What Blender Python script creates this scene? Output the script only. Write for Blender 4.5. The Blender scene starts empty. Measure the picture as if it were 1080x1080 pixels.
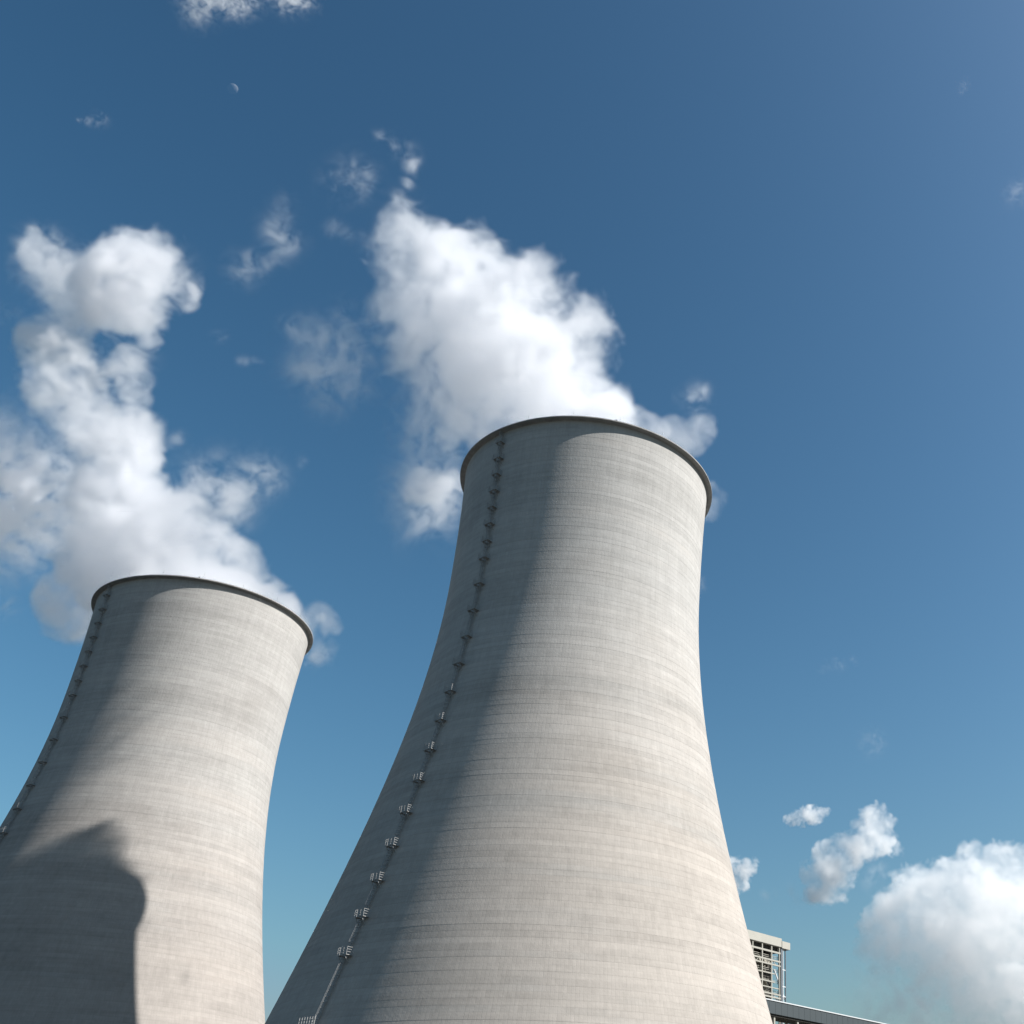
import bpy, math, random
import numpy as np
from mathutils import Vector, Matrix

random.seed(7)
S = bpy.context.scene
COL = S.collection
R = math.radians

# ------------------------------------------------------------------ camera
CAM_Z = 1.7
PITCH = 0.5730
FPX = 1163.3            # focal length in photo pixels (1080 wide), optical axis at photo x=810
cam_d = bpy.data.cameras.new("camera")
cam_d.sensor_fit = 'HORIZONTAL'
cam_d.sensor_width = 36.0
cam_d.lens = 36.0 * FPX / 1080.0
cam_d.shift_x = -0.25
cam_d.clip_start = 0.1
cam_d.clip_end = 60000
cam = bpy.data.objects.new("camera", cam_d)
COL.objects.link(cam)
cam.location = (0, 0, CAM_Z)
cam.rotation_euler = (math.pi / 2 + PITCH, 0, 0)
S.camera = cam

# ------------------------------------------------------------------ sky, sun, exposure
SUN_AZ, SUN_EL = R(97), R(39)          # azimuth from +Y towards +X
SUN_DIR = Vector((math.sin(SUN_AZ) * math.cos(SUN_EL), math.cos(SUN_AZ) * math.cos(SUN_EL), math.sin(SUN_EL)))
W = bpy.data.worlds.new("World")
S.world = W
W.use_nodes = True
wn, wl = W.node_tree.nodes, W.node_tree.links
sky = wn.new('ShaderNodeTexSky')
sky.sky_type = 'NISHITA'
sky.sun_disc = False
sky.sun_elevation = SUN_EL
sky.sun_rotation = SUN_AZ
sky.altitude = 0
sky.air_density = 1.2
sky.dust_density = 3.1
sky.ozone_density = 0.6
bg = wn['Background']
bg.inputs['Strength'].default_value = 0.05
hsv = wn.new('ShaderNodeHueSaturation')          # the photograph's contrasty grade of the same sky
hsv.inputs['Saturation'].default_value = 1.15
hsv.inputs['Hue'].default_value = 0.480
hsv.inputs['Value'].default_value = 0.77
gam = wn.new('ShaderNodeGamma')
gam.inputs['Gamma'].default_value = 1.6
wl.new(sky.outputs[0], hsv.inputs['Color'])
wl.new(hsv.outputs[0], gam.inputs['Color'])
cap = wn.new('ShaderNodeVectorMath')              # keeps the glow round the sun from acting as a second lamp
cap.operation = 'MINIMUM'
cap.inputs[1].default_value = (3.3, 4.9, 6.5)
wl.new(gam.outputs[0], cap.inputs[0])
wl.new(cap.outputs[0], bg.inputs['Color'])

sun_d = bpy.data.lights.new("sun", 'SUN')
sun_d.energy = 5.0
sun_d.angle = R(0.53)
sun_d.color = (1.0, 0.965, 0.92)
sun = bpy.data.objects.new("sun", sun_d)
COL.objects.link(sun)
sun.rotation_euler = SUN_DIR.to_track_quat('Z', 'Y').to_euler()
sun.location = (200, -50, 300)

S.view_settings.view_transform = 'Standard'
S.view_settings.look = 'None'
S.view_settings.exposure = 0.8
S.view_settings.gamma = 1.0
S.render.engine = 'CYCLES'
S.cycles.use_denoising = True
S.cycles.volume_bounces = 24
S.cycles.max_bounces = 24
S.cycles.diffuse_bounces = 3
S.cycles.transparent_max_bounces = 16
S.cycles.volume_step_rate = 2.0
S.cycles.volume_max_steps = 512
S.cycles.sample_clamp_indirect = 6.0

# ------------------------------------------------------------------ helpers
def px_dir(px, py):
    u, v = (px - 810.0) / FPX, (540.0 - py) / FPX
    c, s = math.cos(PITCH), math.sin(PITCH)
    return Vector((u, c - v * s, s + v * c))

def px_at_y(px, py, y):
    d = px_dir(px, py)
    return Vector((0, 0, CAM_Z)) + d * (y / d.y)

def tag(o, label=None, cat=None, group=None, kind=None):
    if label: o['label'] = label
    if cat: o['category'] = cat
    if group: o['group'] = group
    if kind: o['kind'] = kind
    return o

def empty(name, loc=(0, 0, 0), rz=0.0):
    o = bpy.data.objects.new(name, None)
    COL.objects.link(o)
    o.location = loc
    o.rotation_euler = (0, 0, rz)
    return o

class MB:
    def __init__(self):
        self.v, self.f, self.smooth = [], [], []
    def face(self, idx, smooth=False):
        self.f.append(idx); self.smooth.append(smooth)
    def box(self, c, size, ax=None):
        """box centred at c with full sizes along the (orthonormal) axes ax"""
        c = Vector(c)
        ax = ax or (Vector((1, 0, 0)), Vector((0, 1, 0)), Vector((0, 0, 1)))
        b = len(self.v)
        for k in range(8):
            s = [(1 if (k >> i) & 1 else -1) * size[i] * 0.5 for i in range(3)]
            self.v.append(c + ax[0] * s[0] + ax[1] * s[1] + ax[2] * s[2])
        for q in ((0, 2, 3, 1), (4, 5, 7, 6), (0, 1, 5, 4), (2, 6, 7, 3), (0, 4, 6, 2), (1, 3, 7, 5)):
            self.face([b + i for i in q])
    def bar(self, p, q, w, h=None, up=None):
        p, q = Vector(p), Vector(q)
        h = h or w
        d = (q - p); L = d.length; d.normalize()
        up = Vector(up) if up is not None else (Vector((0, 0, 1)) if abs(d.z) < 0.9 else Vector((1, 0, 0)))
        s = d.cross(up).normalized(); t = s.cross(d).normalized()
        self.box((p + q) / 2, (L, w, h), (d, s, t))
    def tube(self, p, q, r, n=8, r2=None):
        p, q = Vector(p), Vector(q)
        r2 = r if r2 is None else r2
        d = (q - p).normalized()
        up = Vector((0, 0, 1)) if abs(d.z) < 0.9 else Vector((1, 0, 0))
        s = d.cross(up).normalized(); t = s.cross(d).normalized()
        b = len(self.v)
        for (c, rr) in ((p, r), (q, r2)):
            for i in range(n):
                a = 2 * math.pi * i / n
                self.v.append(c + s * (math.cos(a) * rr) + t * (math.sin(a) * rr))
        for i in range(n):
            j = (i + 1) % n
            self.face([b + i, b + j, b + n + j, b + n + i], True)
        self.face([b + i for i in range(n)][::-1]); self.face([b + n + i for i in range(n)])
    def build(self, name, mat, parent=None):
        me = bpy.data.meshes.new(name)
        me.from_pydata([tuple(x) for x in self.v], [], self.f)
        me.polygons.foreach_set('use_smooth', self.smooth)
        me.materials.append(mat)
        me.update()
        o = bpy.data.objects.new(name, me)
        COL.objects.link(o)
        if parent: o.parent = parent
        return o

def np_mesh(name, verts, quads, mat, smooth, parent=None):
    me = bpy.data.meshes.new(name)
    nv, nq = len(verts), len(quads)
    me.vertices.add(nv); me.vertices.foreach_set('co', np.asarray(verts, np.float32).ravel())
    me.loops.add(nq * 4); me.loops.foreach_set('vertex_index', np.asarray(quads, np.int32).ravel())
    me.polygons.add(nq); me.polygons.foreach_set('loop_start', np.arange(nq, dtype=np.int32) * 4)
    me.update(calc_edges=True)
    me.polygons.foreach_set('use_smooth', np.asarray(smooth, bool))
    me.materials.append(mat)
    me.validate(); me.update()
    o = bpy.data.objects.new(name, me)
    COL.objects.link(o)
    if parent: o.parent = parent
    return o

# ------------------------------------------------------------------ materials
def new_mat(name):
    m = bpy.data.materials.new(name); m.use_nodes = True
    return m, m.node_tree.nodes, m.node_tree.links, m.node_tree.nodes['Principled BSDF']

def math_node(n, l, op, a, b=None, c=None, clamp=False):
    m = n.new('ShaderNodeMath'); m.operation = op; m.use_clamp = clamp
    for i, x in enumerate((a, b, c)):
        if x is None: continue
        if isinstance(x, (int, float)): m.inputs[i].default_value = x
        else: l.new(x, m.inputs[i])
    return m.outputs[0]

def mix_col(n, l, fac, a, b, mode='MIX'):
    m = n.new('ShaderNodeMix'); m.data_type = 'RGBA'; m.blend_type = mode
    for sock, x in ((m.inputs[0], fac), (m.inputs[6], a), (m.inputs[7], b)):
        if isinstance(x, (int, float)): sock.default_value = x
        elif isinstance(x, tuple): sock.default_value = (*x, 1) if len(x) == 3 else x
        else: l.new(x, sock)
    return m.outputs[2]

def mapr(n, l, x, a, b, c, d, clamp=True):
    m = n.new('ShaderNodeMapRange'); m.clamp = clamp
    l.new(x, m.inputs[0])
    for i, v in enumerate((a, b, c, d)): m.inputs[1 + i].default_value = v
    return m.outputs[0]

def noise(n, l, vec, scale, detail=4, rough=0.55, dim='3D', w=None):
    t = n.new('ShaderNodeTexNoise'); t.noise_dimensions = dim
    t.inputs['Scale'].default_value = scale; t.inputs['Detail'].default_value = detail
    t.inputs['Roughness'].default_value = rough
    if vec is not None: l.new(vec, t.inputs['Vector'])
    if w is not None: l.new(w, t.inputs['W'])
    return t.outputs['Fac']

LIFT = 1.025
def concrete_shell(name, low, high, seed):
    """board-marked tower concrete: one-metre pours with narrow form panels, banding, stains and run-off streaks"""
    m, n, l, b = new_mat(name)
    tc = n.new('ShaderNodeTexCoord'); sp = n.new('ShaderNodeSeparateXYZ')
    l.new(tc.outputs['Object'], sp.inputs[0])
    x, y, z = sp.outputs
    th = math_node(n, l, 'ARCTAN2', y, x)
    cnt = math_node(n, l, 'ADD', 260.0, math_node(n, l, 'ADD', math_node(n, l, 'MULTIPLY', math_node(n, l, 'LESS_THAN', z, 98 * LIFT), 60.0), math_node(n, l, 'MULTIPLY', math_node(n, l, 'LESS_THAN', z, 70 * LIFT), 130.0)))
    pan = math_node(n, l, 'MULTIPLY', math_node(n, l, 'DIVIDE', th, 2 * math.pi), cnt)
    lif = math_node(n, l, 'DIVIDE', z, LIFT)
    fpan, flif = math_node(n, l, 'FLOOR', pan), math_node(n, l, 'FLOOR', lif)
    def vec(a, b_, c_):
        cm = n.new('ShaderNodeCombineXYZ')
        for i, q in enumerate((a, b_, c_)):
            if isinstance(q, (int, float)): cm.inputs[i].default_value = q
            else: l.new(q, cm.inputs[i])
        return cm.outputs[0]
    def white(v):
        t = n.new('ShaderNodeTexWhiteNoise'); t.noise_dimensions = '3D'; l.new(v, t.inputs['Vector']); return t.outputs['Value']
    r_pan = white(vec(fpan, flif, seed))
    r_lif = white(vec(3.3, flif, seed + 11))
    # wide crew panels, a third of a lift out of step
    r_wide = white(vec(math_node(n, l, 'FLOOR', math_node(n, l, 'DIVIDE', pan, 7.0)), flif, seed + 5))
    # bands: noise squeezed along z
    band = noise(n, l, vec(math_node(n, l, 'MULTIPLY', x, .012), math_node(n, l, 'MULTIPLY', y, .012), math_node(n, l, 'MULTIPLY', math_node(n, l, 'ADD', flif, seed * 17.0), .17)), 1.0, 5, .62)
    streak = noise(n, l, vec(math_node(n, l, 'MULTIPLY', x, .10), math_node(n, l, 'MULTIPLY', y, .10), math_node(n, l, 'MULTIPLY', z, 1.1)), 1.0, 5, .6)
    blot = noise(n, l, vec(math_node(n, l, 'ADD', x, seed * 31.0), y, math_node(n, l, 'MULTIPLY', z, 1.6)), .035, 5, .6)
    fine = noise(n, l, tc.outputs['Object'], 1.7, 4, .7)
    runoff = noise(n, l, vec(math_node(n, l, 'MULTIPLY', x, .9), math_node(n, l, 'MULTIPLY', y, .9), math_node(n, l, 'MULTIPLY', z, .03)), 1.0, 4, .6)
    # joints
    fz = math_node(n, l, 'FRACT', lif); fp = math_node(n, l, 'FRACT', pan)
    jz = math_node(n, l, 'LESS_THAN', fz, .13)
    jp = math_node(n, l, 'LESS_THAN', fp, .16)
    hz = mapr(n, l, math_node(n, l, 'ADD', z, math_node(n, l, 'MULTIPLY', math_node(n, l, 'SUBTRACT', blot, .5), 70.0)), 55, 120, 0, 1)
    base = mix_col(n, l, hz, low, high)
    # weathered brownish patches and pale efflorescence bands
    brown = mapr(n, l, math_node(n, l, 'ADD', math_node(n, l, 'MULTIPLY', band, .6), math_node(n, l, 'MULTIPLY', blot, .4)), .53, .70, 0, .40)
    base = mix_col(n, l, brown, base, (.20, .172, .150))
    pale = mapr(n, l, band, .44, .34, 0, .35)
    base = mix_col(n, l, pale, base, (.41, .40, .38))
    v = math_node(n, l, 'ADD', 1.0, math_node(n, l, 'MULTIPLY', math_node(n, l, 'SUBTRACT', r_pan, .5), .06))
    for (s_, a_) in ((r_lif, .07), (r_wide, .04), (streak, .34), (band, .75), (blot, .34), (fine, .16), (runoff, .26)):
        v = math_node(n, l, 'ADD', v, math_node(n, l, 'MULTIPLY', math_node(n, l, 'SUBTRACT', s_, .5), a_))
    v = math_node(n, l, 'MULTIPLY', v, math_node(n, l, 'SUBTRACT', 1.0, math_node(n, l, 'MULTIPLY', jz, .045)))
    v = math_node(n, l, 'MULTIPLY', v, math_node(n, l, 'SUBTRACT', 1.0, math_node(n, l, 'MULTIPLY', jp, .04)))
    vm = n.new('ShaderNodeVectorMath'); vm.operation = 'SCALE'
    l.new(base, vm.inputs[0]); l.new(v, vm.inputs['Scale'])
    l.new(vm.outputs[0], b.inputs['Base Color'])
    b.inputs['Roughness'].default_value = .92
    b.inputs['Specular IOR Level'].default_value = .15
    bp = n.new('ShaderNodeBump'); bp.inputs['Strength'].default_value = .5; bp.inputs['Distance'].default_value = .05
    l.new(math_node(n, l, 'ADD', fine, math_node(n, l, 'MULTIPLY', jp, -.2)), bp.inputs['Height'])
    l.new(bp.outputs[0], b.inputs['Normal'])
    return m

def plain(name, col, rough=.6, metal=0.0, var=.2, scale=.8):
    m, n, l, b = new_mat(name)
    tc = n.new('ShaderNodeTexCoord')
    nz = noise(n, l, tc.outputs['Object'], scale, 5, .65)
    f = mapr(n, l, nz, .25, .75, 1 - var, 1 + var)
    vm = n.new('ShaderNodeVectorMath'); vm.operation = 'SCALE'
    vm.inputs[0].default_value = col; l.new(f, vm.inputs['Scale'])
    l.new(vm.outputs[0], b.inputs['Base Color'])
    b.inputs['Roughness'].default_value = rough; b.inputs['Metallic'].default_value = metal
    return m

M_SHELL_A = concrete_shell('tower_concrete', (.350, .321, .291), (.370, .363, .349), 1.0)
M_SHELL_B = concrete_shell('tower_concrete_second', (.296, .272, .250), (.338, .329, .315), 4.0)
M_RIM = plain('rim_concrete', (.265, .262, .255), .9, 0, .25, .6)
M_GALV = plain('galvanised_steel', (.27, .27, .265), .55, 0.0, .2, 2.0)
M_DARKSTEEL = plain('rod_steel', (.25, .26, .27), .5, .5, .1)
M_CREAM = plain('cream_cladding', (.33, .32, .28), .6, 0, .06, .3)
M_CREAMSTEEL = plain('cream_painted_steel', (.31, .30, .26), .55, 0, .12, 1.0)
M_GREYSTEEL = plain('grey_blue_steel', (.10, .12, .14), .5, 0, .12, 1.0)
M_GALLERY = plain('blue_grey_cladding', (.036, .047, .052), .5, 0, .06, .2)
M_WHITE = plain('white_capping', (.50, .52, .53), .5, 0, .05, .5)
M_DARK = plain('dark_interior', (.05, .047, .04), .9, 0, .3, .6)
M_EQUIP = plain('beige_plant', (.30, .28, .23), .7, 0, .35, .5)

# ------------------------------------------------------------------ ground
gm, n, l, b = new_mat('ground_gravel')
tc = n.new('ShaderNodeTexCoord')
nz = noise(n, l, tc.outputs['Object'], .02, 8, .6)
l.new(mix_col(n, l, mapr(n, l, nz, .4, .6, 0, 1), (.034, .037, .03), (.058, .056, .054)), b.inputs['Base Color'])
b.inputs['Roughness'].default_value = .95
g = MB()
g.v = [Vector((-15000, -15000, 0)), Vector((15000, -15000, 0)), Vector((15000, 15000, 0)), Vector((-15000, 15000, 0))]
g.face([0, 1, 2, 3])
tag(g.build('ground', gm), kind='structure')

# ------------------------------------------------------------------ cooling towers
H = 150.0
RT, ZT, CL, CU = 27.82, 120.27, 70.85, 116.3
def rad(z):
    dz = z - ZT
    c = CL if dz < 0 else CU
    return RT * math.sqrt(1 + (dz / c) ** 2)

def shell_mesh(name, mat, parent, seed):
    rnd = random.Random(seed)
    N = 320
    th = np.arange(N) * 2 * math.pi / N
    ct, st = np.cos(th), np.sin(th)
    rings, quads, smooth = [], [], []
    def ring(r, z):
        rings.append(np.stack([ct * r, st * r, np.full(N, z)], 1)); return len(rings) - 1
    i0 = np.arange(N); i1 = (i0 + 1) % N
    def join(a, b_, sm):
        quads.append(np.stack([a * N + i0, a * N + i1, b_ * N + i1, b_ * N + i0], 1)); smooth.append(np.full(N, sm))
    nl = int((H - .55) / LIFT)
    prev = None
    for k in range(nl + 1):
        z0 = k * LIFT
        z1 = min((k + 1) * LIFT, H - .55)
        if z1 - z0 < .05: break
        off = rnd.uniform(-.006, .006)
        r0, r1 = rad(z0) + .006 + off, rad(z1) + off
        if prev is not None:                      # little ledge between pours (own vertices keep it crisp)
            a = ring(prev, z0); c = ring(r0, z0); join(a, c, False)
        a = ring(r0, z0); c = ring(r1, z1); join(a, c, True)
        prev = r1
    # inner face
    zi = np.linspace(H - .55, 0, 40)
    a = ring(rad(zi[0]) - .45, zi[0])
    for z in zi[1:]:
        c = ring(rad(z) - .45 - .004 * (H - z), z); join(a, c, True); a = c
    return np_mesh(name, np.concatenate(rings), np.concatenate(quads), mat, np.concatenate(smooth), parent)

def rim_mesh(name, mat, parent):
    N = 320
    prof = [(rad(H - .8) - .03, H - .62), (rad(H - .6) + .14, H - .38), (rad(H) + 1.20, H - .32), (rad(H) + 1.24, H - .29), (rad(H) + 1.24, H - .03), (rad(H) + 1.20, H), (rad(H) - .75, H), (rad(H) - .75, H - 1.0)]
    th = np.arange(N) * 2 * math.pi / N
    ct, st = np.cos(th), np.sin(th)
    rings, quads = [], []
    i0 = np.arange(N); i1 = (i0 + 1) % N
    for (p, q) in zip(prof[:-1], prof[1:]):
        a = len(rings)
        rings.append(np.stack([ct * p[0], st * p[0], np.full(N, p[1])], 1))
        rings.append(np.stack([ct * q[0], st * q[0], np.full(N, q[1])], 1))
        quads.append(np.stack([a * N + i0, a * N + i1, (a + 1) * N + i1, (a + 1) * N + i0], 1))
    q = np.concatenate(quads)
    return np_mesh(name, np.concatenate(rings), q, mat, np.ones(len(q), bool), parent)

LAD_AZ = R(-32.2)     # from the side facing -Y, towards -X
def frame_at(az):
    er = Vector((math.sin(az), -math.cos(az), 0)); et = Vector((math.cos(az), math.sin(az), 0))   # et points to the right seen from outside
    return er, et

def deck_levels():
    up = [146.4 - 4.17 * k for k in range(8)]                       # 146.4 ... 117.2
    lo = [up[-1] - 6.15 * k for k in range(1, 14)]                  # 111.1 ... 31.1
    return up, lo

def ladder_mesh(parent):
    er, et = frame_at(LAD_AZ)
    m = MB()
    def P(z, out, side): return er * (rad(z) + out) + et * side + Vector((0, 0, z))
    up, lo = deck_levels()
    z = 24.0
    while z < H - .6:                                               # side rails follow the curve in short lengths
        z2 = min(z + 2.05, H + .3)
        for s in (-.42, -.06): m.bar(P(z, .30, s), P(z2, .30, s), .07, .07, er)
        m.bar(P(z, -.05, -.24), P(z, .32, -.24), .06)
        z = z2
    z = 24.2
    while z < H:
        m.bar(P(z, .30, -.42), P(z, .30, -.06), .04); z += .41
    levels = sorted(up + lo)
    for a, c in zip([24.0] + levels, levels + [H]):                 # safety cage between decks
        zz = a + 2.1
        pts = [(.30, -.50), (.62, -.56), (.90, -.40), (.98, -.24), (.90, -.08), (.62, .08), (.30, .02)]
        while zz < c - .4:
            for p, q in zip(pts[:-1], pts[1:]): m.bar(P(zz, *p), P(zz, *q), .03, .09, (0, 0, 1))
            zz += .82
        for p in pts[1:-1]:
            if c - .4 > a + 2.1: m.bar(P(a + 2.1, *p), P(c - .4, *p), .05, .03, er)
    return m.build('caged_ladder', M_GALV, parent)

def platform_mesh(z, parent, small=False):
    er, et = frame_at(LAD_AZ)
    r0 = rad(z)
    slope = (rad(z + 1) - rad(z))
    m = MB()
    def P(out, side, h): return er * (r0 + slope * h * 0 + out) + et * side + Vector((0, 0, z + h))
    o1 = 1.30
    a, c = (-1.18, .95) if not small else (-.98, .80)
    gap = (-.55, .05)
    # deck in two leaves leaving the hatch open
    ax = (er, et, Vector((0, 0, 1)))
    m.box(P((o1 + .05) / 2, (gap[1] + c) / 2, 0), (o1 - .05, c - gap[1], .09), ax)
    m.box(P((o1 + .05) / 2, (gap[0] + a) / 2, -.05), (o1 - .05, gap[0] - a, .09), ax)
    m.box(P(1.16, (gap[0] + gap[1]) / 2, -.02), (.28, gap[1] - gap[0] - .02, .07), ax)
    # toe boards, posts and rails
    for (s0, s1) in ((a, gap[0] - .1), (gap[1] + .1, c)):
        for h in (.42, .80, 1.15): m.bar(P(o1, s0, h), P(o1, s1, h), .045)
        m.bar(P(o1 + .02, s0, .09), P(o1 + .02, s1, .09), .03, .14, (0, 0, 1))
        k = 3 if s1 - s0 > 1 else 2
        for i in range(k):
            s = s0 + (s1 - s0) * i / (k - 1); m.bar(P(o1, s, -.05), P(o1, s, 1.18), .05, .05, er)
    for s in (a, c):
        for h in (.42, .80, 1.15): m.bar(P(.2, s, h), P(o1 - .03, s, h), .055)
        m.bar(P(.2, s, -.05), P(.2, s, 1.18), .06, .06, er)
    # brackets
    for s in (a + .3, c - .35):
        m.bar(P(-.1, s, -.14), P(o1, s, -.14), .10, .12, (0, 0, 1))
        q = er * (rad(z - 1.25) - .05) + et * s + Vector((0, 0, z - 1.25))
        m.bar(q, P(o1 - .15, s, -.2), .09)
    return m.build('platform', M_GALV, parent)

def make_tower(x, y, mat, label, seed):
    t = empty('cooling_tower', (x, y, 0))
    tag(t, label, 'cooling tower', 'cooling towers giving off steam')
    shell_mesh('shell', mat, t, seed)
    rim_mesh('rim', M_RIM, t)
    ladder_mesh(t)
    up, lo = deck_levels()
    for k, z in enumerate(up): platform_mesh(z, t, k % 2 == 0)
    for z in lo: platform_mesh(z, t)
    # wide bottom landing with its boarded screen
    zl = 26.5
    er, et = frame_at(LAD_AZ)
    m = MB()
    ax = (er, et, Vector((0, 0, 1)))
    def P(out, side, h): return er * (rad(zl) + out) + et * side + Vector((0, 0, zl + h))
    m.box(P(.9, -.3, 0), (1.7, 3.7, .12), ax)
    for i in range(7):
        s = -2.1 + 3.6 * i / 6; m.bar(P(1.72, s, 0), P(1.72, s, 1.4), .08, .08, er)
    for h in (.45, .9, 1.4): m.bar(P(1.72, -2.1, h), P(1.72, 1.5, h), .06)
    for s in (-1.8, -.3, 1.2): m.bar(er * rad(zl - 1.6) + et * s + Vector((0, 0, zl - 1.6)), P(1.6, s, -.1), .12)
    m.build('landing', M_GALV, t)
    # lightning rods round the rim
    for k in range(18):
        a = R(-32.2 + 14 + 20 * k)
        er, et = frame_at(a)
        m = MB()
        c = er * (rad(H) + .85)
        m.tube(c + Vector((0, 0, H - .02)), c + Vector((0, 0, H + .7)), .035, 6)
        m.tube(c + Vector((0, 0, H + .7)), c + Vector((0, 0, H + 2.0)), .03, 6, .012)
        m.box(c + Vector((0, 0, H + .05)), (.25, .25, .14))
        m.build('lightning_rod', M_DARKSTEEL, t)
    for a in (R(20), R(-140)):
        er, et = frame_at(a)
        m = MB(); c = er * (rad(H) + .8) + Vector((0, 0, H))
        m.box(c + Vector((0, 0, .12)), (.45, .45, .24)); m.tube(c + Vector((0, 0, .24)), c + Vector((0, 0, .62)), .16, 12, .10)
        m.build('obstacle_lamp', M_DARKSTEEL, t)
    return t

T1 = (-43.47, 220.90)
T2 = (-165.69, 291.12)
make_tower(*T1, M_SHELL_A, 'nearer and larger concrete cooling tower, all of its rim and throat against open sky', 3)
make_tower(*T2, M_SHELL_B, 'farther concrete cooling tower with the dark shadow of its neighbour on its flank', 5)

# ------------------------------------------------------------------ boiler house and conveyor gallery
E_, N_ = Vector((math.sin(R(39)), math.cos(R(39)), 0)), Vector((math.cos(R(39)), -math.sin(R(39)), 0))
BH = Vector((6.84, 400, 0))
def B(s, z, d=0.0): return BH + E_ * s + Vector((0, 0, z)) - N_ * d      # s along the front, d behind it
AX = (E_, N_, Vector((0, 0, 1)))
bh = empty('boiler_house', tuple(B(-30, 0, 14)))
tag(bh, 'open steel-framed boiler house with cream flat roof beside the nearer tower', 'boiler house')
def bpart(m, name, mat):
    inv = Matrix.Translation(-bh.location)
    m.v = [inv @ v for v in m.v]
    return m.build(name, mat, bh)
def bb(m, s0, s1, z0, z1, d0, d1): m.box(B((s0 + s1) / 2, (z0 + z1) / 2, (d0 + d1) / 2), (abs(s1 - s0), abs(d1 - d0), z1 - z0), AX)
m = MB(); bb(m, -52, -4.1, 80.9, 83.65, -.6, 26); bpart(m, 'roof', M_CREAM)
m = MB(); bb(m, -4.09, .35, 80.62, 82.9, -.75, 20); bpart(m, 'roof_canopy', M_CREAM)
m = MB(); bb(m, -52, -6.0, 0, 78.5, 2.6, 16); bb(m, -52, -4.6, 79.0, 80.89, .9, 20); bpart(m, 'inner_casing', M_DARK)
for s in (-49, -44, -39, -34, -29, -24.0, -19.1, -14.1, -9.1):
    m = MB(); m.bar(B(s, 0), B(s, 80.85), .45, .5, N_); bpart(m, 'column', M_CREAMSTEEL)
m = MB(); m.bar(B(-3.9, 0), B(-3.9, 80.6), .75, .75, N_); bpart(m, 'column', M_GREYSTEEL)
m = MB(); m.bar(B(-4.9, 0), B(-4.9, 80.85), .35, .5, N_); bpart(m, 'column', M_CREAMSTEEL)
m = MB(); m.bar(B(-1.5, 0), B(-1.5, 80.6), .28, .3, N_); bpart(m, 'column', M_GREYSTEEL)
m = MB(); m.bar(B(-2.9, 0), B(-2.9, 80.6), .26, .3, N_); bpart(m, 'column', M_WHITE)
for s in (-24, -14.1, -4.5):
    m = MB(); m.bar(B(s, 0, 8.2), B(s, 80.85, 8.2), .4, .4, N_); bpart(m, 'column', M_CREAMSTEEL)
for (z, h, s1) in ((78.85, .55, -4.4), (76.1, .5, -4.4), (74.75, .45, -4.4), (71.9, .35, -7.6), (69.3, .35, -7.6), (67.5, .3, -5.5), (65.6, .4, -4.4), (64.6, .45, -4.3), (60, .5, -4.4), (55.8, .6, 50)):
    m = MB(); bb(m, -52, s1, z - h / 2, z + h / 2, -.28, .18); bpart(m, 'floor_beam', M_CREAMSTEEL)
for z in (73.9, 68.6, 65.5):
    m = MB(); m.bar(B(-3.5, z), B(-1.5, z), .28); bpart(m, 'floor_beam', M_WHITE)
m = MB()
for i in range(18):                                                 # lattice girder under the first floor
    s = -51 + i * 2.6
    if s + 2.6 > -4.2: break
    m.bar(B(s, 74.9, .02), B(s + 1.3, 75.9, .02), .2); m.bar(B(s + 1.3, 75.9, .02), B(s + 2.6, 74.9, .02), .2)
bpart(m, 'lattice_girder', M_CREAMSTEEL)
for (p, q) in (((-7.2, 73.4), (-1.6, 64.8)), ((-8.9, 66.0), (-4.6, 63.5))):
    m = MB(); m.bar(B(*p, .3), B(*q, .3), .34); bpart(m, 'brace', M_WHITE)
for z in (77.1, 73.0, 69.4, 66.2):                                  # walkway handrails
    m = MB()
    for h in (0, .55): m.bar(B(-40, z + h, .6), B(-4.6, z + h, .6), .13)
    for i in range(18): m.bar(B(-40 + i * 2.05, z - .5, .6), B(-40 + i * 2.05, z + .58, .6), .12)
    bpart(m, 'handrail', M_CREAMSTEEL)
m = MB(); bb(m, -52, 24, 0, 55.45, 1.0, 2.5); bpart(m, 'lower_wall', M_CREAM)
for i in range(16):
    m = MB(); bb(m, -49.5 + i * 4.6, -47.3 + i * 4.6, 51.0, 54.6, .93, .995); bpart(m, 'opening', M_DARK)
rnd = random.Random(4)
for k in range(44):                                                 # ducts, tanks and pipes between the floors
    s = rnd.uniform(-24, -8.2); z = rnd.choice((76.3, 74.9, 72.2, 70.0, 67.8, 65.9, 62.0)); hh = rnd.uniform(.8, 1.9); w = rnd.uniform(.8, 2.6)
    m = MB()
    if k % 3: bb(m, s, min(s + w, -6.1), z, z + hh, rnd.uniform(1.0, 1.8), 2.595)
    else:
        m.tube(B(s, z, 1.5), B(s, z + 2.0, 1.5), .4, 14); m.tube(B(s, z + 2.0, 1.5), B(s, z + 2.3, 1.5), .4, 14, .2)
    bpart(m, 'duct', M_EQUIP)

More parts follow.
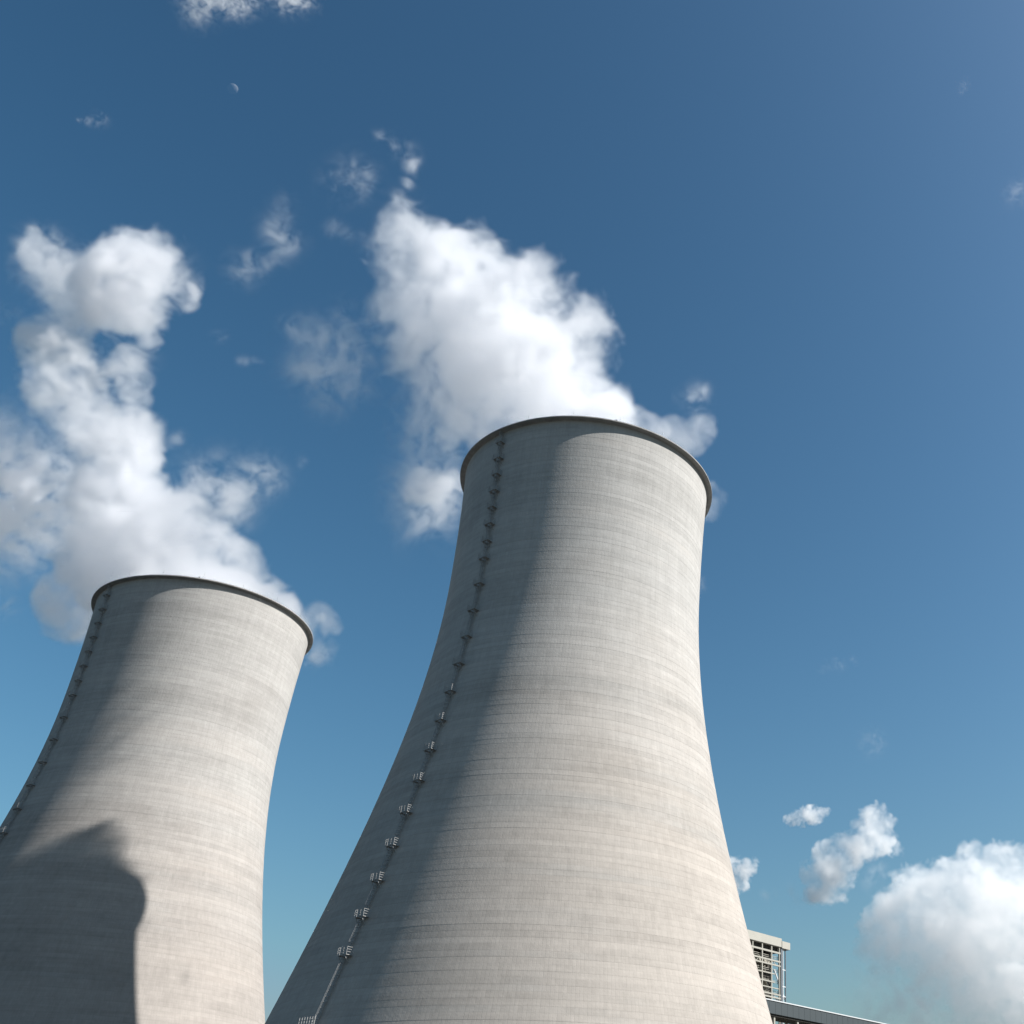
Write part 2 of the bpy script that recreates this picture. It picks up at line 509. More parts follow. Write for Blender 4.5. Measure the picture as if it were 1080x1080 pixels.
gal = empty('conveyor_gallery', tuple(B(20, 56, -16)))
tag(gal, 'long blue-grey clad gallery with thin white capping crossing in front of the boiler house', 'gallery')
def G(s, z, d=0.0): return Vector((6.50, 380, 0)) + E_ * s + Vector((0, 0, z)) - N_ * d
def gpart(m, name, mat):
    inv = Matrix.Translation(-gal.location)
    m.v = [inv @ v for v in m.v]
    return m.build(name, mat, gal)
def gb(m, s0, s1, z0, z1, d0, d1): m.box(G((s0 + s1) / 2, (z0 + z1) / 2, (d0 + d1) / 2), (abs(s1 - s0), abs(d1 - d0), z1 - z0), AX)
m = MB(); gb(m, -40, 100, 56.75, 60.42, 0, 7)
for i in range(47): gb(m, -39.6 + i * 3, -39.52 + i * 3, 56.77, 60.40, -.035, -.001)
gpart(m, 'cladding', M_GALLERY)
m = MB(); gb(m, -40.1, 100.1, 60.424, 60.74, -.22, 7.2); gpart(m, 'capping', M_WHITE)
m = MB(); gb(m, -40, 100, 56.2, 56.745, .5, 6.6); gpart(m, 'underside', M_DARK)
for s in range(-30, 100, 12):
    m = MB(); m.bar(G(s, 0, 1.2), G(s, 56.2, 1.2), .7, .7, N_); m.bar(G(s, 0, 5.6), G(s, 56.2, 5.6), .7, .7, N_)
    m.bar(G(s, 40, 1.2), G(s, 55.8, 5.6), .35)
    gpart(m, 'trestle', M_CREAMSTEEL)

# ------------------------------------------------------------------ moon (day moon; airlight in front of it is the sky itself)
md = px_dir(245.5, 93.5).normalized()
mm = bpy.data.materials.new('moon_rock'); mm.use_nodes = True
n, l = mm.node_tree.nodes, mm.node_tree.links
n.clear()
out = n.new('ShaderNodeOutputMaterial'); ad = n.new('ShaderNodeAddShader'); tr = n.new('ShaderNodeBsdfTransparent'); df = n.new('ShaderNodeBsdfDiffuse')
tc = n.new('ShaderNodeTexCoord'); nz = noise(n, l, tc.outputs['Object'], .03, 4, .6)
l.new(mix_col(n, l, mapr(n, l, nz, .4, .6, 0, 1), (.035, .037, .04), (.075, .075, .075)), df.inputs['Color'])
l.new(tr.outputs[0], ad.inputs[0]); l.new(df.outputs[0], ad.inputs[1])
geo = n.new('ShaderNodeNewGeometry'); ms = n.new('ShaderNodeMixShader')      # only the near face scatters light
l.new(geo.outputs['Backfacing'], ms.inputs[0]); l.new(ad.outputs[0], ms.inputs[1]); l.new(tr.outputs[0], ms.inputs[2]); l.new(ms.outputs[0], out.inputs['Surface'])
bpy.ops.mesh.primitive_uv_sphere_add(segments=48, ring_count=24, radius=54, location=Vector((0, 0, CAM_Z)) + md * 14000)
moon = bpy.context.object
moon.name = moon.data.name = 'moon'
moon.data.materials.append(mm)
moon.data.polygons.foreach_set('use_smooth', [True] * len(moon.data.polygons))
tag(moon, 'pale crescent day moon high in the blue sky at upper left', 'moon')

# ------------------------------------------------------------------ steam and clouds: voxel densities computed here
def bspline_matrix(npts, x0, dx, cell, off):
    """rows: sample positions, columns: lattice coefficients (cubic B-spline)"""
    p = (x0 + dx * np.arange(npts)) / cell + off
    i = np.floor(p).astype(int); t = (p - i).astype(np.float32)
    i0 = i.min(); mcols = i.max() - i0 + 4
    Wm = np.zeros((npts, mcols), np.float32)
    ws = [(1 - t) ** 3 / 6, (3 * t ** 3 - 6 * t ** 2 + 4) / 6, (-3 * t ** 3 + 3 * t ** 2 + 3 * t + 1) / 6, t ** 3 / 6]
    r = np.arange(npts)
    for k in range(4): Wm[r, i - i0 + k] += ws[k]
    return Wm

def vnoise(shape, vox, cell, rng, stretch=(1, 1, 1)):
    Ms = [bspline_matrix(shape[a], 0.0, vox, cell * stretch[a], rng.uniform(0, 1)) for a in range(3)]
    lat = rng.uniform(-1, 1, [M.shape[1] for M in Ms]).astype(np.float32)
    o = np.tensordot(Ms[0], lat, (1, 0)); o = np.tensordot(o, Ms[1], (1, 1)); o = np.tensordot(o, Ms[2], (1, 1))
    return o * 2.2       # (x, y, z), roughly -1..1

def fbm(shape, vox, cell, octv, gain, rng, billow=0.0, stretch=(1, 1, 1)):
    o = np.zeros(shape, np.float32); a, tot = 1.0, 0.0
    for k in range(octv):
        q = vnoise(shape, vox, cell, rng, stretch)
        if billow: q = (1 - billow) * q + billow * (2 * np.abs(q) - .75)
        o += a * q; tot += a
        a *= gain; cell *= .5
        if cell < vox * 1.2: break
    return o / tot

def gather(f, X, Y, Z):
    """trilinear lookup of f at fractional voxel positions"""
    nx, ny, nz = f.shape
    X = np.clip(X, 0, nx - 1.001); Y = np.clip(Y, 0, ny - 1.001); Z = np.clip(Z, 0, nz - 1.001)
    i, j, k = X.astype(np.int32), Y.astype(np.int32), Z.astype(np.int32)
    u, v, w = X - i, Y - j, Z - k
    ff = f.ravel(); o = 0
    base = (i * ny + j) * nz + k
    for a in (0, 1):
        for b_ in (0, 1):
            for c in (0, 1):
                wt = (u if a else 1 - u) * (v if b_ else 1 - v) * (w if c else 1 - w)
                o = o + wt * ff[base + (a * ny + b_) * nz + c]
    return o

def voxel_field(lo, hi, vox, blobs, rng, warp, ncell, namp, soft, octv=6, gain=.55, billow=.35, swirl=None, k_blend=None, vgain=1.6, bias=.1):
    """blobs: (x, y, z, r, density, soft_scale).  Returns the (nx, ny, nz) density."""
    shape = tuple(int(math.ceil((hi[a] - lo[a]) / vox)) + 1 for a in range(3))
    gx = [lo[a] + vox * np.arange(shape[a], dtype=np.float32) for a in range(3)]
    X, Y, Z = np.meshgrid(*gx, indexing='ij')
    # slow bends of the body, then curls
    wx = warp * fbm(shape, vox, ncell * 2.0, 2, .5, rng); wy = warp * fbm(shape, vox, ncell * 2.0, 2, .5, rng); wz = warp * fbm(shape, vox, ncell * 2.0, 2, .5, rng)
    best = np.full(shape, -30.0, np.float32); dsum = np.zeros(shape, np.float32); wsum = np.full(shape, 1e-6, np.float32); ssum = np.zeros(shape, np.float32)
    veil = np.zeros(shape, np.float32)
    kb = k_blend or ncell * .18
    wx += X; wy += Y; wz += Z
    for (bx, by, bz, br, bd, bs) in blobs:
        thin_one = bd < .42                                   # torn scraps and veils: no skin, only a soft cloud of droplets
        reach = br * 2.6 if thin_one else br + 9 * kb
        reach += 1.6 * warp
        sl = tuple(slice(max(int((b_ - reach - lo[a]) / vox), 0), max(int((b_ + reach - lo[a]) / vox) + 2, 0)) for a, b_ in enumerate((bx, by, bz)))
        if any(q.stop <= q.start for q in sl): continue
        dist = np.sqrt((wx[sl] - bx) ** 2 + (wy[sl] - by) ** 2 + (wz[sl] - bz) ** 2)
        if thin_one:
            veil[sl] = np.maximum(veil[sl], bd * np.exp(-(dist / (br * 1.25)) ** 2 * 1.2)) + .12 * bd * np.exp(-(dist / br) ** 2 * 1.5)
            continue
        s = br - dist
        best[sl] = np.maximum(best[sl], s)
        wgt = np.exp(np.clip(s / kb, -30, 8))
        wsum[sl] += wgt; dsum[sl] += wgt * bd; ssum[sl] += wgt * bs
    del wx, wy, wz
    sd = np.minimum(kb * np.log(np.maximum(wsum, 1e-9)), best + kb * 1.2)
    dens, sft = dsum / wsum, np.maximum(ssum / wsum, .3)
    nse = fbm(shape, vox, ncell, octv, gain, rng, billow)
    sw = (swirl if swirl is not None else ncell * .35) / vox
    c1 = fbm(shape, vox, ncell * .8, 3, .5, rng); c2 = fbm(shape, vox, ncell * .8, 3, .5, rng); c3 = fbm(shape, vox, ncell * .8, 3, .5, rng)
    I, J, K = np.meshgrid(*[np.arange(q, dtype=np.float32) for q in shape], indexing='ij')
    nse = gather(nse, I + sw * c1, J + sw * c2, K + sw * c3).astype(np.float32)
    fib = fbm(shape, vox, ncell * .75, 5, .74, rng, .7)
    fib = gather(fib, I + 1.5 * sw * c2, J + 1.5 * sw * c3, K + 1.5 * sw * c1).astype(np.float32)
    warped = (I + 2.4 * sw * c3, J + 2.4 * sw * c1, K + 2.4 * sw * c2)
    del I, J, K, c1, c2, c3
    s = sd + namp * sft * (nse + bias)
    d = np.clip(s / (soft * sft), 0, 1); d = d * d * (3 - 2 * d)
    tex = np.clip(.75 + 2.2 * fib + 1.0 * nse, .03, 2.2)
    deep = np.clip((sd - 1.5 * soft) / (soft * 5), 0, .5) * np.clip(dens * 1.5, 0, 1)
    d = d * dens * (tex * (1 - deep) + deep)
    fi2 = gather(fbm(shape, vox, ncell * .42, 4, .76, rng, .6, (1.5, .9, 1.9)), *warped).astype(np.float32)
    del warped
    rag = np.clip(.36 + 2.9 * fi2 + 1.0 * fib, 0, 3.0)
    d = np.maximum(d, veil * rag * vgain)
    return d.astype(np.float32), (X, Y, Z), shape

def steam_material(name, sigma, aniso, col=(1, 1, 1)):
    m = bpy.data.materials.new(name); m.use_nodes = True
    n, l = m.node_tree.nodes, m.node_tree.links
    n.clear()
    out = n.new('ShaderNodeOutputMaterial'); pv = n.new('ShaderNodeVolumePrincipled')
    pv.inputs['Color'].default_value = (*col, 1)
    pv.inputs['Density'].default_value = sigma
    pv.inputs['Anisotropy'].default_value = aniso
    pv.inputs['Density Attribute'].default_value = 'density'
    l.new(pv.outputs[0], out.inputs['Volume'])
    return m

def volume_object(name, lo, vox, den, mat):
    """the density is stored on a lattice of points; a Volume Cube reads it back voxel by voxel"""
    nx, ny, nz = den.shape
    N = nx * ny * nz
    me = bpy.data.meshes.new(name)
    me.vertices.add(N)
    co = np.empty((nx, ny, nz, 3), np.float32)
    for a, q in enumerate((nx, ny, nz)):
        sh = [1, 1, 1]; sh[a] = q
        co[..., a] = (lo[a] + vox * np.arange(q, dtype=np.float32)).reshape(sh)
    me.vertices.foreach_set('co', co.ravel())
    at = me.attributes.new('den', 'FLOAT', 'POINT')
    at.data.foreach_set('value', den.ravel())
    me.materials.append(mat)
    src = bpy.data.objects.new(name + '_lattice', me)          # data only, stays out of the scene
    o = bpy.data.objects.new(name, bpy.data.volumes.new(name)); COL.objects.link(o)
    o.data.materials.append(mat)
    ng = bpy.data.node_groups.new(name + '_voxels', 'GeometryNodeTree')
    ng.interface.new_socket('Geometry', in_out='INPUT', socket_type='NodeSocketGeometry')
    ng.interface.new_socket('Geometry', in_out='OUTPUT', socket_type='NodeSocketGeometry')
    n, l = ng.nodes, ng.links
    gi, go = n.new('NodeGroupInput'), n.new('NodeGroupOutput')
    vc = n.new('GeometryNodeVolumeCube')
    hi = [lo[a] + vox * (den.shape[a] - 1) for a in range(3)]
    vc.inputs['Min'].default_value = lo; vc.inputs['Max'].default_value = hi
    vc.inputs['Resolution X'].default_value = nx; vc.inputs['Resolution Y'].default_value = ny; vc.inputs['Resolution Z'].default_value = nz
    ps = n.new('GeometryNodeInputPosition')
    sub = n.new('ShaderNodeVectorMath'); sub.operation = 'SUBTRACT'; l.new(ps.outputs[0], sub.inputs[0]); sub.inputs[1].default_value = lo
    dv = n.new('ShaderNodeVectorMath'); dv.operation = 'DIVIDE'; l.new(sub.outputs[0], dv.inputs[0]); dv.inputs[1].default_value = [max((hi[a] - lo[a]) / (den.shape[a] - 1), 1e-9) for a in range(3)]
    sx = n.new('ShaderNodeSeparateXYZ'); l.new(dv.outputs[0], sx.inputs[0])
    def mth(op, a, b_=None, c_=None):
        q = n.new('ShaderNodeMath'); q.operation = op
        for i, x in enumerate((a, b_, c_)):
            if x is None: continue
            if isinstance(x, (int, float)): q.inputs[i].default_value = x
            else: l.new(x, q.inputs[i])
        return q.outputs[0]
    def f2i(x):
        q = n.new('FunctionNodeFloatToInt'); q.rounding_mode = 'ROUND'; l.new(x, q.inputs[0]); return q.outputs[0]
    def imath(op, a, b_):
        q = n.new('FunctionNodeIntegerMath'); q.operation = op
        for i, x in enumerate((a, b_)):
            if isinstance(x, int): q.inputs[i].default_value = x
            else: l.new(x, q.inputs[i])
        return q.outputs[0]
    ix, iy, iz = (f2i(sx.outputs[i]) for i in range(3))
    idx = imath('ADD', imath('MULTIPLY', imath('ADD', imath('MULTIPLY', ix, ny), iy), nz), iz)
    na = n.new('GeometryNodeInputNamedAttribute'); na.data_type = 'FLOAT'; na.inputs['Name'].default_value = 'den'
    si = n.new('GeometryNodeSampleIndex'); si.data_type = 'FLOAT'; si.domain = 'POINT'; si.clamp = True
    oi = n.new('GeometryNodeObjectInfo'); oi.inputs['Object'].default_value = src
    l.new(oi.outputs['Geometry'], si.inputs['Geometry']); l.new(na.outputs[0], si.inputs['Value']); l.new(idx, si.inputs['Index'])
    l.new(si.outputs[0], vc.inputs['Density'])
    sm = n.new('GeometryNodeSetMaterial'); sm.inputs['Material'].default_value = mat
    l.new(vc.outputs[0], sm.inputs['Geometry']); l.new(sm.outputs[0], go.inputs[0])
    md_ = o.modifiers.new('voxels', 'NODES'); md_.node_group = ng
    return o

def crop(den, lo, vox):
    """trim empty borders so that the lattice is no larger than the steam"""
    sl = []
    lo = list(lo)
    for a in range(3):
        q = np.where(den.max(axis=tuple(i for i in range(3) if i != a)) > 1e-3)[0]
        i0, i1 = max(q[0] - 1, 0), min(q[-1] + 2, den.shape[a]); sl.append(slice(i0, i1)); lo[a] += vox * i0
    return np.ascontiguousarray(den[tuple(sl)]), lo

def blob_px(px, py, rpx, y, d=1.0, s=None):
    c = px_at_y(px, py, y)
    depth = (c - Vector((0, 0, CAM_Z))).dot(Vector((0, math.cos(PITCH), math.sin(PITCH))))
    r = rpx * depth / FPX
    return (c.x, c.y, c.z, r, d, min(1.0, max(.3, r / 10.0)) if s is None else s)

def edge_dist(p, poly):
    """distance from p to the outline"""
    a = np.asarray(poly, float); b_ = np.roll(a, -1, 0); ab = b_ - a
    t = np.clip(((p - a) * ab).sum(1) / np.maximum((ab * ab).sum(1), 1e-9), 0, 1)
    return float(np.hypot(*(a + ab * t[:, None] - p).T).min())

def inside_poly(p, poly):
    x, y = p; c = False; q = poly[-1]
    for r in poly:
        if (r[1] > y) != (q[1] > y) and x < (q[0] - r[0]) * (y - r[1]) / (q[1] - r[1]) + r[0]: c = not c
        q = r
    return c

def puffs(poly, y, n, d, rmax, rng, rmin=3.0, thick=.9, holes=(), s=None):
    """n puffs filling an area of the sky seen from here, piled up in depth as thick as the area is wide"""
    poly = [tuple(map(float, q)) for q in poly]
    a = np.array(poly); lo, hi = a.min(0), a.max(0); out = []
    tries = 0
    while len(out) < n and tries < n * 60:
        tries += 1
        p = rng.uniform(lo, hi)
        if not inside_poly(p, poly) or any(inside_poly(p, h) for h in holes): continue
        e = min([edge_dist(p, poly)] + [edge_dist(p, h) for h in holes])
        if e < rmin * .7: continue
        r = min(max(e * rng.uniform(.75, 1.08), rmin), rmax)
        depth = 4.2 if y < 1000 else .53           # photo pixels per metre out there
        dy = rng.uniform(-1, 1) * thick * max(e - r * .5, r * .4) / depth
        out.append(blob_px(p[0], p[1], r, y + dy, d * rng.uniform(.75, 1.2), s))
    return out

def steam_plume(centre, vox, lo, hi, blobs, seed, label, bias=.42):
    rng = np.random.default_rng(seed)
    d, (X, Y, Z), shape = voxel_field(lo, hi, vox, blobs, rng, 1.6, 9.0, 6.5, 4.0, octv=6, gain=.76, billow=.3, swirl=5.0, k_blend=1.8, vgain=3.4, bias=bias)
    # the steam leaves through the mouth: nothing inside the shell wall, nor hanging in front of it
    rho = np.hypot(X - centre[0], Y - centre[1])
    rz = RT * np.sqrt(1 + ((Z - ZT) / np.where(Z < ZT, CL, CU)) ** 2)
    low = Z < H + .3
    inside = rho < rz - 1.0
    d[low & inside & (Z < H - 6)] = 0
    d[low & ~inside & (rho < rz + 1.6)] = 0
    d[(Y < centre[1] + 4) & low & ~inside] = 0
    d[:2] = d[-2:] = 0; d[:, :2] = d[:, -2:] = 0; d[:, :, :2] = d[:, :, -2:] = 0
    d, lo = crop(d, lo, vox)
    o = volume_object('steam_plume', lo, vox, d, M_STEAM)
    tag(o, label, 'steam plume', 'steam plumes rising from the cooling towers')
    return o

M_STEAM = steam_material('steam', .19, .6, (.953, .956, .966))

def mouth(c):
    ring = [(c[0] + 18 * math.cos(a), c[1] + 18 * math.sin(a), 150.0, 8, .9, .6) for a in np.linspace(0, 2 * math.pi, 13)[:-1]]
    core = [(c[0] + 10 * math.cos(a), c[1] + 10 * math.sin(a), 152.5, 10, .9, .6) for a in np.linspace(0, 2 * math.pi, 7)[:-1]]
    return ring + core

y1 = T1[1]
q = np.random.default_rng(101)
P1 = mouth(T1) + [(T1[0] + a, y1 + b_, c, r_, 2.4, .8) for (a, b_, c, r_) in [(6, 14, 154, 12), (0, 15, 161, 11), (-8, 13, 158, 14), (-5, 15, 166, 8), (8, 8, 156, 12), (-14, 10, 164, 12), (2, 20, 155, 8), (0, 19, 162, 6)]]
body1 = [(480, 475), (463, 445), (455, 418), (438, 402), (415, 397), (402, 385), (400, 368), (408, 350), (399, 330), (402, 312), (412, 300), (409, 280), (405, 262), (410, 243), (428, 236), (450, 240), (472, 240), (490, 242), (512, 236), (531, 248), (527, 262), (545, 272), (570, 280), (581, 292), (586, 312), (600, 325), (624, 331), (638, 345), (648, 362), (645, 380), (638, 392), (650, 410), (664, 424), (695, 440), (705, 452), (640, 480), (560, 480)]
P1 += puffs(body1, y1 + 6, 90, 1.0, 46, q, 6, .8, s=1.5)
P1 += puffs([(455, 310), (480, 285), (520, 290), (560, 305), (600, 345), (630, 375), (630, 410), (660, 440), (560, 470), (500, 460), (480, 410), (440, 360)], y1 + 4, 40, 1.1, 46, q, 20, .8)
P1 += puffs([(405, 300), (396, 285), (400, 250), (404, 222), (420, 203), (440, 210), (432, 228), (460, 240), (430, 262)], y1 + 9, 26, .40, 14, q, 4)
P1 += puffs([(404, 222), (428, 205), (441, 186), (441, 163), (425, 148), (398, 138), (384, 146), (408, 156), (424, 172), (426, 190), (408, 208)], y1 + 11, 34, .24, 11, q, 3.5)
P1 += puffs([(330, 192), (358, 177), (388, 170), (402, 182), (396, 197), (370, 210), (343, 206)], y1 + 12, 26, .17, 13, q, 4)
P1 += puffs([(340, 238), (362, 232), (385, 248), (405, 268), (398, 275), (372, 258), (345, 248)], y1 + 12, 18, .15, 9, q, 3.5)
P1 += puffs([(238, 282), (255, 268), (272, 270), (284, 258), (280, 243), (288, 228), (284, 206), (300, 202), (310, 216), (306, 240), (322, 255), (300, 277), (270, 292), (250, 304)], y1 + 18, 44, .18, 12, q, 3.5)
P1 += puffs([(298, 336), (315, 328), (330, 342), (350, 342), (370, 318), (384, 328), (402, 325), (402, 360), (388, 372), (396, 402), (372, 432), (345, 428), (318, 412), (300, 398), (310, 370)], y1 + 14, 80, .15, 18, q, 4)
P1 += puffs([(424, 395), (460, 390), (492, 450), (480, 485), (440, 505), (436, 455)], y1 + 16, 40, .38, 24, q, 6)
P1 += puffs([(486, 470), (458, 425), (448, 468), (430, 508), (423, 540), (448, 562), (478, 566), (490, 520)], y1 + 27, 34, .34, 24, q, 5)
P1 += puffs([(480, 470), (460, 430), (455, 470), (462, 510), (492, 510)], y1 + 22, 22, .40, 22, q, 7)
P1 += puffs([(620, 425), (650, 428), (690, 446), (706, 456), (690, 464), (640, 446)], y1 + 8, 20, .8, 14, q, 5)
P1 += puffs([(685, 440), (712, 448), (726, 452), (738, 438), (750, 440), (748, 462), (728, 480), (705, 470)], y1 + 14, 26, .5, 13, q, 4)
P1 += puffs([(698, 428), (715, 414), (735, 406), (750, 406), (752, 426), (735, 434), (716, 424)], y1 + 16, 24, .2, 10, q, 3.5)
P1 += puffs([(742, 512), (757, 518), (766, 530), (756, 546), (738, 548)], y1 + 22, 14, .5, 12, q, 4)
P1 += puffs([(734, 608), (744, 609), (748, 618), (742, 626), (732, 626)], y1 + 34, 6, .25, 8, q, 3)
steam_plume(T1, .6, (-178, 198, 98), (-8, 266, 304), P1, 11, 'white steam plume blowing up and left out of the nearer, larger cooling tower', bias=.16)

y2 = T2[1]
P2 = mouth(T2)
hole = [(113, 345), (138, 355), (147, 385), (135, 408), (115, 424), (95, 415), (90, 395), (103, 370)]
body2 = [(70, 592), (77, 557), (93, 530), (97, 503), (83, 477), (60, 450), (33, 423), (26, 390), (22, 353), (30, 328), (50, 341), (77, 343), (83, 323), (86, 297), (90, 277), (107, 266), (133, 256), (147, 246), (167, 256), (181, 270), (200, 292), (213, 313), (213, 330), (190, 323), (171, 316), (166, 330), (171, 347), (170, 363), (157, 371), (147, 390), (154, 407), (164, 420), (157, 428), (143, 438), (157, 460), (170, 483), (163, 497), (171, 513), (200, 533), (234, 560), (258, 583), (276, 600), (298, 622), (322, 644), (300, 660), (200, 630), (100, 640), (60, 640)]
P2 += puffs(body2, y2 + 6, 120, 1.0, 40, q, 5, .8, holes=(hole,))
P2 += puffs([(90, 600), (95, 545), (115, 500), (90, 460), (60, 425), (45, 390), (55, 365), (80, 370), (85, 420), (120, 445), (140, 480), (160, 520), (200, 555), (250, 600), (270, 625), (200, 640), (110, 640)], y2 + 5, 46, 1.0, 40, q, 12, .8)
P2 += puffs([(20, 345), (50, 338), (95, 290), (125, 268), (160, 275), (190, 300), (165, 310), (140, 340), (100, 350), (88, 380), (90, 420), (125, 440), (155, 425), (160, 470), (140, 490), (100, 490), (55, 440), (30, 400)], y2 + 8, 60, .8, 22, q, 9, .8, s=1.2)
P2 += puffs([(140, 345), (165, 350), (162, 368), (150, 390), (158, 410), (150, 430), (130, 425), (140, 400), (146, 375)], y2 + 8, 18, .5, 10, q, 5)
P2 += puffs(hole, y2 + 10, 16, .30, 14, q, 5)
P2 += puffs([(92, 282), (108, 262), (140, 245), (170, 256), (190, 276), (214, 318), (185, 312), (150, 300), (110, 300)], y2 + 7, 34, .5, 16, q, 5, s=1.2)
P2 += puffs([(20, 262), (24, 245), (37, 238), (56, 243), (66, 268), (90, 275), (84, 322), (56, 330), (50, 300), (28, 285)], y2 + 14, 44, .40, 18, q, 5)
P2 += puffs([(55, 262), (95, 270), (100, 300), (80, 330), (50, 320), (55, 290)], y2 + 12, 16, .3, 18, q, 6)
P2 += puffs([(0, 318), (20, 325), (45, 335), (30, 350), (0, 345), (-20, 330)], y2 + 14, 10, .10, 10, q, 4)
P2 += puffs([(0, 452), (30, 462), (60, 472), (97, 505), (92, 540), (72, 572), (42, 592), (0, 582), (-60, 592), (-110, 540), (-60, 468)], y2 + 20, 90, .34, 34, q, 6)
P2 += puffs([(-30, 430), (5, 425), (30, 440), (60, 460), (30, 462), (-20, 455)], y2 + 20, 12, .09, 10, q, 4)
P2 += puffs([(170, 512), (196, 530), (192, 502), (214, 489), (240, 483), (266, 490), (290, 486), (300, 500), (294, 520), (276, 526), (262, 546), (238, 560), (200, 535)], y2 + 4, 44, .24, 18, q, 5)
P2 += puffs([(172, 470), (186, 455), (200, 456), (196, 470), (180, 480), (180, 505), (168, 500)], y2 + 6, 10, .09, 9, q, 3)
P2 += puffs([(75, 585), (46, 608), (36, 632), (50, 665), (86, 675), (104, 640), (110, 600)], y2 + 22, 34, .8, 22, q, 6)
P2 += puffs([(300, 625), (325, 640), (350, 650), (354, 662), (336, 668), (350, 690), (334, 702), (318, 695), (318, 660)], y2 + 18, 26, .5, 12, q, 4)
P2 += puffs([(-15, 620), (10, 622), (25, 640), (5, 648), (-20, 640)], y2 + 26, 8, .10, 10, q, 4)
P2 += puffs([(222, 350), (236, 346), (240, 358), (228, 364)], y2 + 8, 5, .10, 7, q, 3) + puffs([(245, 380), (262, 374), (278, 382), (262, 390)], y2 + 8, 6, .08, 7, q, 3) + puffs([(310, 482), (322, 478), (328, 488), (316, 494)], y2 + 8, 5, .10, 7, q, 3)
steam_plume(T2, .75, (-305, 264, 98), (-105, 346, 336), P2, 23, 'white steam plume billowing up and left out of the farther cooling tower', bias=.34)

# far fair-weather clouds, each a real volume some two kilometres off
def cloud(bl, vox, seed, sigma, ncell, namp, soft, label, pad=40, billow=.8, gain=.7, warp=None, swirl=None, vgain=2.0):
    a = np.array(bl)
    lo = [float((a[:, i] - a[:, 3]).min() - pad) for i in range(3)]
    hi = [float((a[:, i] + a[:, 3]).max() + pad) for i in range(3)]
    rng = np.random.default_rng(seed)
    d, _, _ = voxel_field(lo, hi, vox, bl, rng, warp if warp is not None else ncell * .15, ncell, namp, soft, octv=6, gain=gain, billow=billow, swirl=swirl if swirl is not None else ncell * .2, k_blend=ncell * .1, vgain=vgain, bias=.3)
    d[:2] = d[-2:] = 0; d[:, :2] = d[:, -2:] = 0; d[:, :, :2] = d[:, :, -2:] = 0
    if d.max() < 1e-3: return None
    d, lo = crop(d, lo, vox)
    o = volume_object('cloud', lo, vox, d, steam_material('cloud_water', sigma, .25, (.990, .992, .994)))
    tag(o, label, 'cloud', 'clouds in the sky')
    return o

YC = 2200.0
c = np.random.default_rng(202)
big = puffs([(896, 1052), (904, 1033), (914, 1010), (960, 1000), (1010, 1030), (1010, 1110), (904, 1110)], YC + 60, 40, .26, 30, c, 8, .8, s=1)
big += puffs([(914, 1012), (893, 1004), (907, 989), (919, 972), (908, 961), (916, 947), (944, 936), (947, 917), (968, 909), (981, 914), (1007, 902), (1026, 888), (1059, 891), (1076, 896), (1120, 910), (1180, 980), (1170, 1060), (1150, 1120), (1000, 1120), (985, 1060), (950, 1030)], YC + 30, 260, 1.0, 22, c, 5, .8, s=1)
big += puffs([(925, 955), (950, 925), (985, 918), (1025, 894), (1076, 900), (1120, 920), (1160, 980), (1100, 1040), (1040, 1020), (990, 1000), (950, 985)], YC, 110, 1.0, 26, c, 6, .8, s=1)
cloud(big, 3.0, 31, .0115, 30, 26, 3.5, 'large bright cumulus cloud at the bottom right corner of the sky')
mid = puffs([(911, 851), (927, 849), (935, 857), (947, 855), (945, 878), (957, 896), (945, 907), (930, 901), (915, 912), (904, 925), (891, 935), (888, 951), (849, 951), (843, 920), (860, 897), (885, 879), (901, 872), (899, 861)], YC, 90, .9, 16, c, 3.5, .9, s=1)
mid += puffs([(800, 940), (825, 936), (848, 940), (880, 955), (840, 955), (805, 952)], YC, 14, .08, 8, c, 4, s=1) + puffs([(905, 925), (925, 910), (940, 915), (930, 930), (910, 940)], YC, 10, .2, 8, c, 4, s=1)
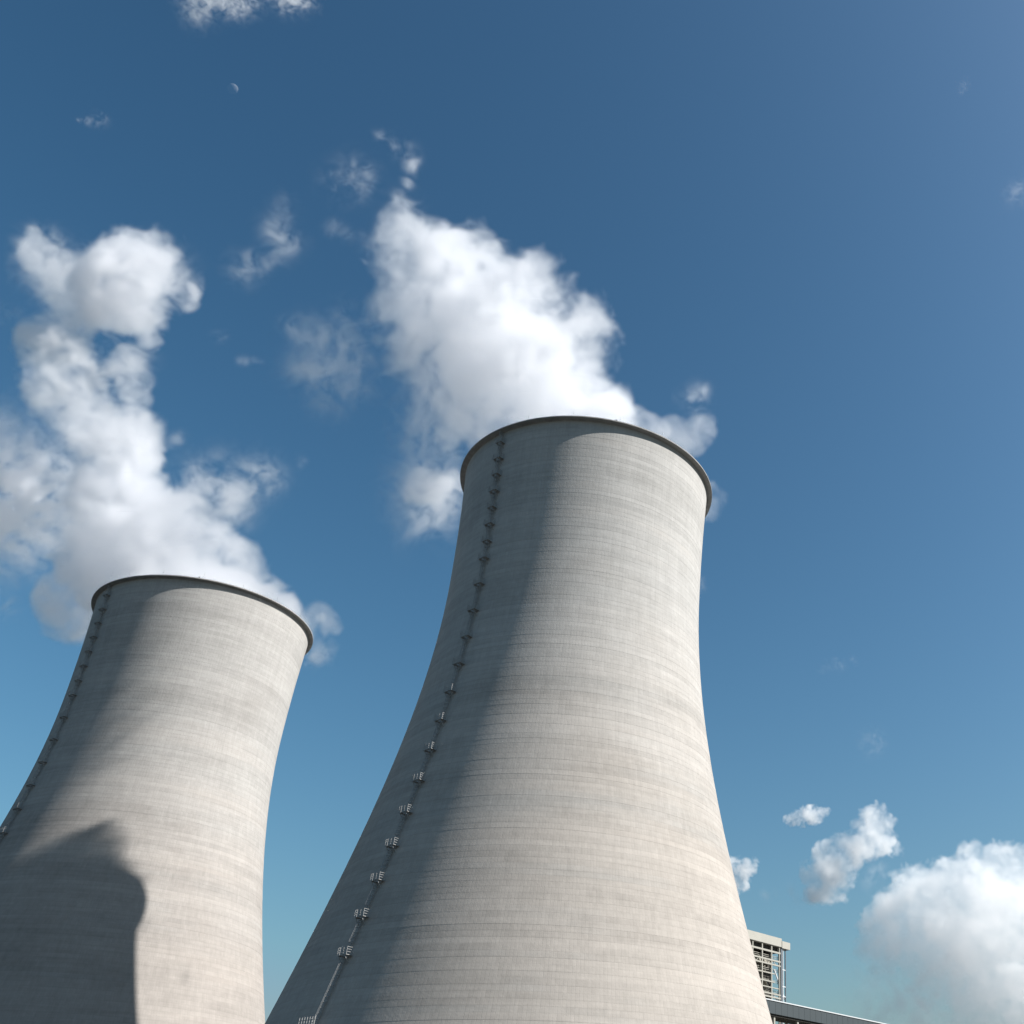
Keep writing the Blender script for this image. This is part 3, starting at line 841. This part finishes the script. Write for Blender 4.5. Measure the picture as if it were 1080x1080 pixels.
cloud(mid, 2.4, 37, .026, 24, 17, 5, 'middle-sized cumulus cloud just left of the big one')
cloud(puffs([(818, 867), (834, 856), (850, 850), (862, 848), (866, 854), (880, 853), (868, 866), (850, 872), (834, 871)], YC, 34, .8, 9, c, 2.5, s=1), 1.4, 41, .05, 14, 9, 4, 'small flat scrap of cloud above the middle-sized cumulus', pad=20)
cloud(puffs([(762, 912), (776, 904), (792, 905), (799, 914), (796, 930), (785, 940), (770, 952), (760, 940)], YC, 26, .8, 11, c, 3, s=1), 1.6, 43, .045, 18, 11, 5, 'small cumulus cloud peeping out beside the right flank of the nearer tower', pad=20)
def wisp(poly, n, dens, rmax, seed, label, Yd=1500.0, sigma=.02, vox=2.2, ncell=24):
    bl = [b_ for b_ in puffs(poly, Yd, n, dens, rmax, c, 2.5, s=1)]
    cloud(bl, vox, seed, sigma, ncell, 17, 13, label, pad=25, billow=.3, gain=.72, warp=8, swirl=14, vgain=3.5)
wisp([(190, 8), (200, -15), (240, -25), (300, -25), (330, -10), (326, 8), (316, 18), (300, 8), (270, 4), (245, 14), (225, 8), (205, 22), (195, 22)], 44, .22, 15, 51, 'ragged white cloud strip cut by the top edge of the picture')
wisp([(72, 126), (90, 124), (112, 120), (116, 128), (100, 137), (84, 132)], 16, .16, 10, 53, 'faint wisp of cloud left of the moon')
wisp([(1008, 94), (1016, 84), (1024, 88), (1016, 98)], 10, .07, 9, 57, 'tiny faint wisp of cloud at the upper right', vox=1.6, ncell=16)
wisp([(860, 706), (876, 698), (898, 692), (904, 698), (884, 708), (866, 712)], 18, .09, 9, 59, 'thin faint wisp right of the nearer tower throat', vox=1.8, ncell=18)
wisp([(908, 790), (914, 772), (926, 766), (930, 778), (940, 784), (926, 792)], 16, .14, 9, 61, 'small torn wisp above the cumulus clouds', vox=1.8, ncell=18)
wisp([(1056, 206), (1062, 192), (1080, 186), (1100, 186), (1096, 206), (1074, 212)], 14, .05, 16, 63, 'blurred wisp at the right edge of the sky')
